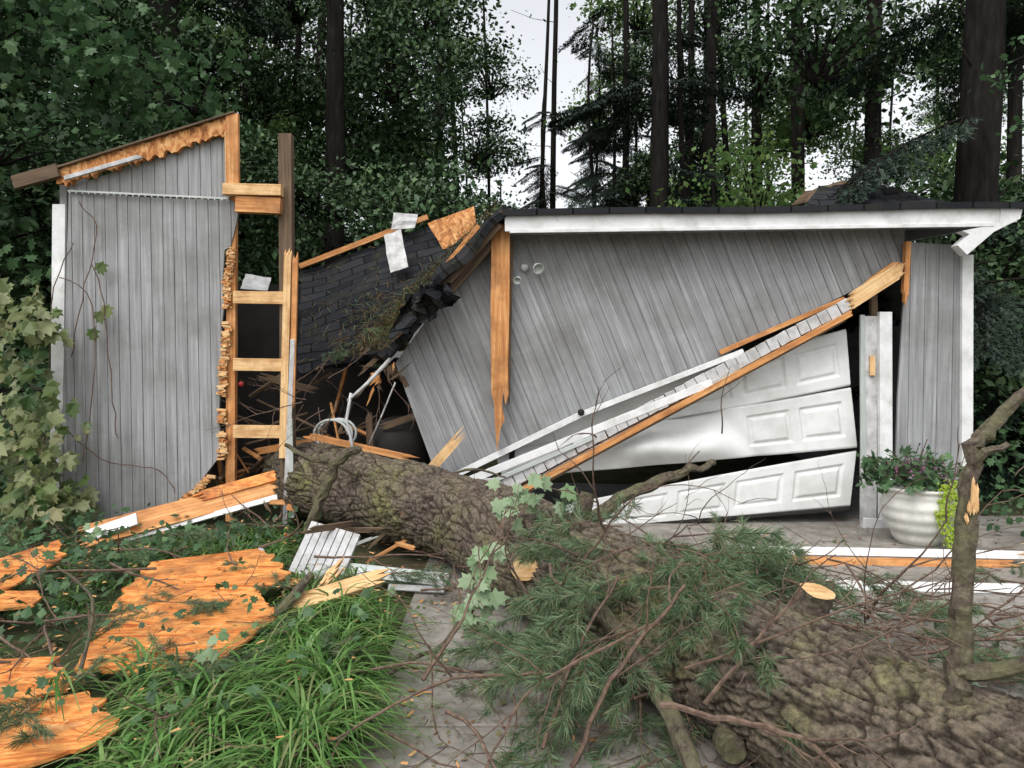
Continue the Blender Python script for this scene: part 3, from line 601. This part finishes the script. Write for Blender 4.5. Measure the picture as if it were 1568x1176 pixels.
# ---------------------------------------------------------------- grass
mb=MB()
def tuftg(x,y,n,ln,wd=1):
    lean=rr(0,6.28)
    for i in range(n):
        a=rr(0,6.28) if R()<.4 else lean+rr(-.8,.8); l=ln*rr(.5,1.3); w=rr(.003,.0075)*wd; d=Vector((math.cos(a),math.sin(a),0)); sd=Vector((-d.y,d.x,0)); b0=Vector((x+rr(-.04,.04),y+rr(-.04,.04),0))
        h=rr(.4,1.0); k0=len(mb.v); S_=7; tw=rr(-.25,.25)
        for j in range(S_+1):
            t=j/S_; p=b0+d*(l*(.12*t+.72*t*t*(1.15-h*.4)))+sd*(tw*l*t*t)+Vector((0,0,l*(h*1.5*t-h*1.25*t*t))); ww=w*(1-t**3)+.0004
            mb.v.append(tuple(p-sd*ww)); mb.v.append(tuple(p+sd*ww))
        for j in range(S_): mb.f.append((k0+2*j,k0+2*j+1,k0+2*j+3,k0+2*j+2)); mb.m.append(0)
for i in range(165):
    y=rr(2.4,4.15); x=rr(-1.95,-.66)
    if y>3.2 and x<-1.15: continue
    if y<3.15 and x<-1.42: continue
    tuftg(x,y,44,rr(.28,.54))
for i in range(90): tuftg(rr(-2.9,-1.6),rr(5.2,6.1),22,rr(.2,.34))
for i in range(60): tuftg(rr(-3.8,-2.3),rr(3.6,5.6),18,rr(.14,.26))
for i in range(40): tuftg(rr(-1.5,-.8),rr(4.0,5.0),22,rr(.2,.34))
mb.build('grass',[M['grass']])
mb=MB()
for i in range(1500):
    x=rr(-4.2,-1.6);y=rr(3.7,6.2)
    if -2.35<x<-1.2 and 3.3<y<5.0 and R()<.95: continue
    mb.leaf(Vector((x,y,rr(.04,.28))),rdir(),Vector((rr(-.4,.4),rr(-.8,.2),1)),rr(.035,.09),MAPLE if R()<.5 else KITE)
for i in range(90):
    mb.leaf(Vector((rr(-1.9,-.6),rr(2.6,4.2),rr(.2,.32))),rdir(),Vector((rr(-.4,.4),rr(-.8,.2),1)),rr(.03,.06),MAPLE)
mb.build('ground_ivy',[M['near']])
mb=MB()
for i in range(1600):
    x=rr(4.05,6.2);y=rr(5.0,8.5); mb.leaf(Vector((x,y,rr(.03,.35+.5*max(0,y-6)))),rdir(),Vector((rr(-.4,.4),rr(-.8,.2),1)),rr(.04,.09),MAPLE if R()<.5 else KITE)
mb.build('side_shrub',[M['near']])
GV=empty('grape_vine'); mb=MB()
cen=[(-4.0,.35,.30),(-3.8,.55,.25),(-4.1,.9,.3),(-3.85,1.0,.24),(-4.05,1.35,.25),(-3.95,1.75,.18),(-4.15,2.0,.2),(-4.05,.2,.3),(-3.7,.35,.15),(-4.1,.6,.3)]
for i in range(340):
    cx_,cz_,cs_=random.choice(cen); x=random.gauss(cx_,cs_*.6); z=max(.05,random.gauss(cz_,cs_*.6))
    mb.leaf(Vector((min(x,-3.42),rr(5.8,6.42),z)),Vector((rr(-1,1),rr(-.4,.1),rr(-1.2,0))),Vector((rr(-.8,.8),-1,rr(-.2,1.1))),rr(.05,.18),MAPLE,0,.5)
for (x,z) in((-3.55,2.32),(-3.56,1.9),(-3.62,1.75),(-3.5,1.95)): mb.leaf(Vector((x,6.4,z)),Vector((.3,0,-1)),Vector((0,-1,.4)),.12,MAPLE)
def V3(*a): return [Vector(p) for p in a]
for P in (V3((-3.8,6.42,1.5),(-3.7,6.44,2.1),(-3.6,6.45,2.6),(-3.75,6.46,2.85)),V3((-3.85,6.4,.9),(-3.5,6.44,.6),(-3.1,6.44,.55),(-2.9,6.42,.35)),V3((-3.9,6.4,2.2),(-3.62,6.4,2.0),(-3.6,6.4,1.2),(-3.7,6.42,.6)),V3((-4.1,6.3,0),(-4.0,6.4,1),(-3.95,6.4,2),(-3.8,6.44,2.5)),V3((-3.6,6.4,2.3),(-3.5,6.4,1.9),(-3.45,6.42,1.2),(-3.4,6.42,.8))):
    mb.tube([cr(P,i/14)+rdir()*.012 for i in range(15)],[.005]*15,5,1)
mb.build('vine_leaves',[M['vine'],M['twig']],GV)
# ---------------------------------------------------------------- forest
def cloud(name,seed,n,Rr,nsub,size,mat,shape=KITE,flat=.55):
    random.seed(seed); mb=MB(); C=[]
    for i in range(nsub):
        c=rdir(); c*=Rr*R()**.4; c.z*=flat; C.append((c,rr(.12,.3)*Rr))
        mb.tube([Vector((0,0,-.4*Rr)),c*.5+Vector((0,0,-.1)),c],[.025*Rr,.012*Rr,.004],4,1)
    for i in range(n):
        c,s_=random.choice(C); p=c+Vector((random.gauss(0,s_),random.gauss(0,s_),random.gauss(0,s_*.45)))
        mb.leaf(p,rdir(-.3),Vector((rr(-.8,.8),rr(-.8,.8),1)),size*rr(.6,1.3),shape)
    o=mb.build(name,[M[mat],M['trunk']]); d=o.data; bpy.data.objects.remove(o); return d
CA=[cloud('leaf_clump_a%d'%i,60+i,2400,1.5,26,.12,'far') for i in range(4)]
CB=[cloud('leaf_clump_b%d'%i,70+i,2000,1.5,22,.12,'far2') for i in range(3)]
CN=[cloud('leaf_clump_n%d'%i,80+i,420,.9,14,.115,'near',MAPLE) for i in range(3)]
def hemb(name,seed):
    random.seed(seed); mb=MB()
    def b1(p,d,ln,dep):
        q=Vector(p); k=9 if dep==0 else 6; pts=[q.copy()]
        for i in range(k):
            d=(d+Vector((rr(-.08,.08),rr(-.08,.08),-.03))).normalized(); q=q+d*ln/k; pts.append(q.copy())
            if dep<2:
                for sgn in(-1,1):
                    sd=Vector((-d.y,d.x,0)).normalized()*sgn; b1(q,(d*.9+sd*.8+Vector((0,0,rr(-.15,0)))).normalized(),ln*(.42 if dep==0 else .34)*(1.1-.6*i/k)*rr(.7,1.2),dep+1)
            else:
                for e in range(2): mb.leaf(q,(d+rdir()*.7),Vector((rr(-.3,.3),rr(-.3,.3),1)),.10,[(0,0),(.5,.17),(1,0),(.5,-.17)])
        if dep<2: mb.tube(pts,[.018*(.5 if dep else 1)*(1-i/(k+1)) for i in range(k+1)],4,1)
    b1(Vector((0,0,0)),Vector((1,0,.05)),2.4,0)
    o=mb.build(name,[M['hem'],M['trunk']]); d=o.data; bpy.data.objects.remove(o); return d
HB=[hemb('hemlock_bough_%d'%i,90+i) for i in range(2)]
random.seed(5)
def trunk(name,x,y,dia,parent,h=22,lean=(0,0),seg=10,nb=9):
    mb=MB(); n=12; z0=gz(x,y)-.3
    pts=[Vector((x+lean[0]*t+noise.noise(Vector((x,y,t*2)))*.25*t*2,y+lean[1]*t,z0+h*t)) for t in [i/n for i in range(n+1)]]
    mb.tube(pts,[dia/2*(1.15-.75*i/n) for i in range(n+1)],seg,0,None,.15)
    for i in range(nb):
        t=rr(.12,.7); p=pts[int(t*n)]; a=rr(0,6.28); l=rr(.4,1.6); d=Vector((math.cos(a),math.sin(a),rr(-.2,.5)))
        mb.tube([p,p+d*l*.5,p+d*l+Vector((0,0,.15))],[dia*.07,dia*.04,.006],5)
    return mb.build(name,[M['trunk']],parent,smooth=True),pts
main=[(3.1,16,.40,(0,0),'h'),(4.8,18,.30,(.3,0),'d'),(6.55,17,.32,(-.2,0),'d'),(7.2,15,.34,(.3,0),'d'),(6.05,10,.50,(1.0,0),'h'),(2.95,20,.20,(.2,0),'h'),(1.16,22,.18,(.2,0),'d'),(4.7,20.5,.22,(.5,0),'d'),(7.3,22,.2,(.2,0),'d'),(-5.4,12,.50,(-.6,0),'h'),(-3.4,14,.36,(.3,0),'d'),(-2.0,20,.22,(.3,0),'d'),(-8.3,15,.34,(.3,0),'d'),(-5.6,21,.3,(.3,0),'d'),(5.9,23,.24,(.2,0),'h'),(9.2,19,.36,(.2,0),'h'),(10.8,16,.3,(0,0),'d')]
def gapd(x,y,z):   # stand density: open lane running uphill, thinner canopy to the east
    a=x/y; e=(z-1.5)/y
    if -.02<a<.10 and e>.10: return .04
    if .10<=a<.24 and e>.12: return .36
    if a>=.24 and e>.16: return .58
    if a>=.24: return .85
    if a<-.02 and e>.25: return .80
    return 1.0
for k,(x,y,dia,ln,kind) in enumerate(main):
    T=empty('hemlock_tree' if kind=='h' else 'deciduous_tree')
    o,pts=trunk('trunk',x,y,dia,T,22,ln)
    if kind=='h':
        for i in range(22):
            t=rr(.2,.6); z=t*22; p=Vector((x+ln[0]*t,y,z)); a=rr(0,6.28); s_=rr(.6,1.0)*(1.15-t*.6)
            tip=p+Vector((math.cos(a)*2,math.sin(a)*2,0))
            if math.sin(a)<-.5 and x>0: continue
            if R()>gapd(tip.x,tip.y,tip.z)+.25: continue
            inst('bough',random.choice(HB),T,p,(0,rr(.05,.4),a),s_)
    else:
        for i in range(6):
            z=rr(5,12); a=rr(-.4,3.5); q=(x+math.cos(a)*rr(.8,2),y+math.sin(a)*rr(.8,2.2),z)
            if R()>gapd(*q): continue
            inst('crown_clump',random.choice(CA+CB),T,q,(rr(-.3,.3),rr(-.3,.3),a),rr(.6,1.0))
for (x,y,h) in((1.9,17,8.8),(.95,21,9.0),(2.7,24,12),(-.6,25,7),(3.7,14,5.2),(2.5,19,9.5),(3.6,22,12)):
    T=empty('young_hemlock_tree'); trunk('trunk',x,y,.12,T,h,nb=3)
    for i in range(int(h*3.7)):
        t=rr(.12,.98); a=rr(0,6.28); inst('bough',random.choice(HB),T,(x,y,h*t),(0,rr(.1,.45),a),(.95-.75*t)*rr(.7,1.15))
FO=empty('forest')
cnt=0
while cnt<200:
    y=rr(14,32); x=rr(-.78*y-1,.78*y+1); z=rr(1.2,.52*y+2.5)
    if R()>gapd(x,y,z): continue
    if x>0 and y<18.5 and R()<.6: continue
    me=random.choice(CB if R()<(.28+.25*(y>23)) else CA)
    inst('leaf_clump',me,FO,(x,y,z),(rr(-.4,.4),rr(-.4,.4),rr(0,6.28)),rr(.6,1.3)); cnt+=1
for i in range(54):
    y=rr(12,20); x=rr(-.8*y-1,.8*y+1); z=rr(.8,4.2)
    inst('understory_clump',random.choice(CA),FO,(x,y,z),(rr(-.4,.4),rr(-.4,.4),rr(0,6.28)),rr(.8,1.3))
for i in range(44):
    y=rr(34,46); x=rr(-.8*y,.8*y); lane=-.04<x/y<.13
    z=rr(1,6 if lane else 11) if i<34 else rr(10,20)
    if lane and z>6: continue
    inst('distant_clump',random.choice(CA),FO,(x,y,z),(0,0,rr(0,6.28)),rr(1.8,2.8))
for i in range(38):
    y=rr(17,34); x=rr(-.75*y,.75*y)
    if -.02<x/y<.14 and R()<.75: continue
    trunk('distant_trunk',x,y,rr(.08,.24),FO,20,(rr(-1.4,1.4),0),7)
NB=empty('maple_tree')
trunk('trunk',-5.9,8.0,.3,NB,12,(.5,0))
for (x,y,z,s_) in((-3.3,7.6,4.3,.9),(-4.2,7.5,4.5,1),(-5.2,7.4,4.7,1.1),(-5.0,7.3,3.7,.9),(-5.6,7.3,2.6,1),(-4.9,7.8,5.4,1),(-5.2,7.4,1.3,.8),(-5.0,7.0,.6,.8),(-5.9,7.0,3.4,1)):
    inst('crown_clump',random.choice(CN),NB,(x,y,z),(rr(-.3,.3),rr(-.3,.3),rr(0,6.28)),s_)
for i in range(20):
    inst('crown_clump',random.choice(CA),NB,(rr(-8.5,-4.2),rr(8.8,11),rr(.5,6.5)),(0,0,rr(0,6.28)),rr(.6,1.0))
for i in range(9):
    inst('crown_clump',random.choice(CA),NB,(rr(-4.6,-.8),rr(11.0,12.8),rr(1.8,4.4)),(0,0,rr(0,6.28)),rr(.6,.9))
RB=empty('hemlock_thicket')
for i in range(26):
    inst('bough',random.choice(HB),RB,(rr(5.0,7.5),rr(7.8,10),rr(.6,4.0)),(0,rr(.1,.5),rr(0,6.28)),rr(.5,.8))
for i in range(12): inst('leaf_clump',random.choice(CA),RB,(rr(5.8,8.5),rr(8.8,11),rr(.5,3.0)),(0,0,rr(0,6.28)),rr(.7,1))
for (x,y,z) in((5.2,7.1,4.3),(5.6,7.3,3.7)): inst('leaf_clump',random.choice(CN),RB,(x,y,z),(0,0,rr(0,6)),.6)
# ---------------------------------------------------------------- light, sky, camera
W=bpy.data.worlds.new('World'); S.world=W; W.use_nodes=True; nt=W.node_tree; bg=nt.nodes['Background']
sk=nt.nodes.new('ShaderNodeTexSky'); sk.sky_type='NISHITA'; sk.sun_disc=False; sk.sun_elevation=A(55); sk.sun_rotation=A(205); sk.dust_density=4; sk.air_density=1.2
hs=nt.nodes.new('ShaderNodeHueSaturation'); hs.inputs['Saturation'].default_value=.16; hs.inputs['Value'].default_value=1.8
L(nt,sk.outputs[0],hs.inputs['Color']); L(nt,hs.outputs[0],bg.inputs['Color']); bg.inputs['Strength'].default_value=.15
sl=bpy.data.lights.new('sun','SUN'); sl.energy=.5; sl.angle=A(40); sl.color=(1,.97,.93); so=bpy.data.objects.new('sun',sl); COL.objects.link(so)
sd=Vector((-.35,-.75,1.15)); so.rotation_euler=sd.to_track_quat('Z','Y').to_euler()
cam=bpy.data.cameras.new('camera'); co=bpy.data.objects.new('camera',cam); COL.objects.link(co)
co.location=(0,0,1.52); co.rotation_euler=(A(90),0,0); cam.sensor_width=36; cam.lens=26.17; cam.shift_y=-.0274; cam.clip_end=500; cam.clip_start=.05
S.camera=co
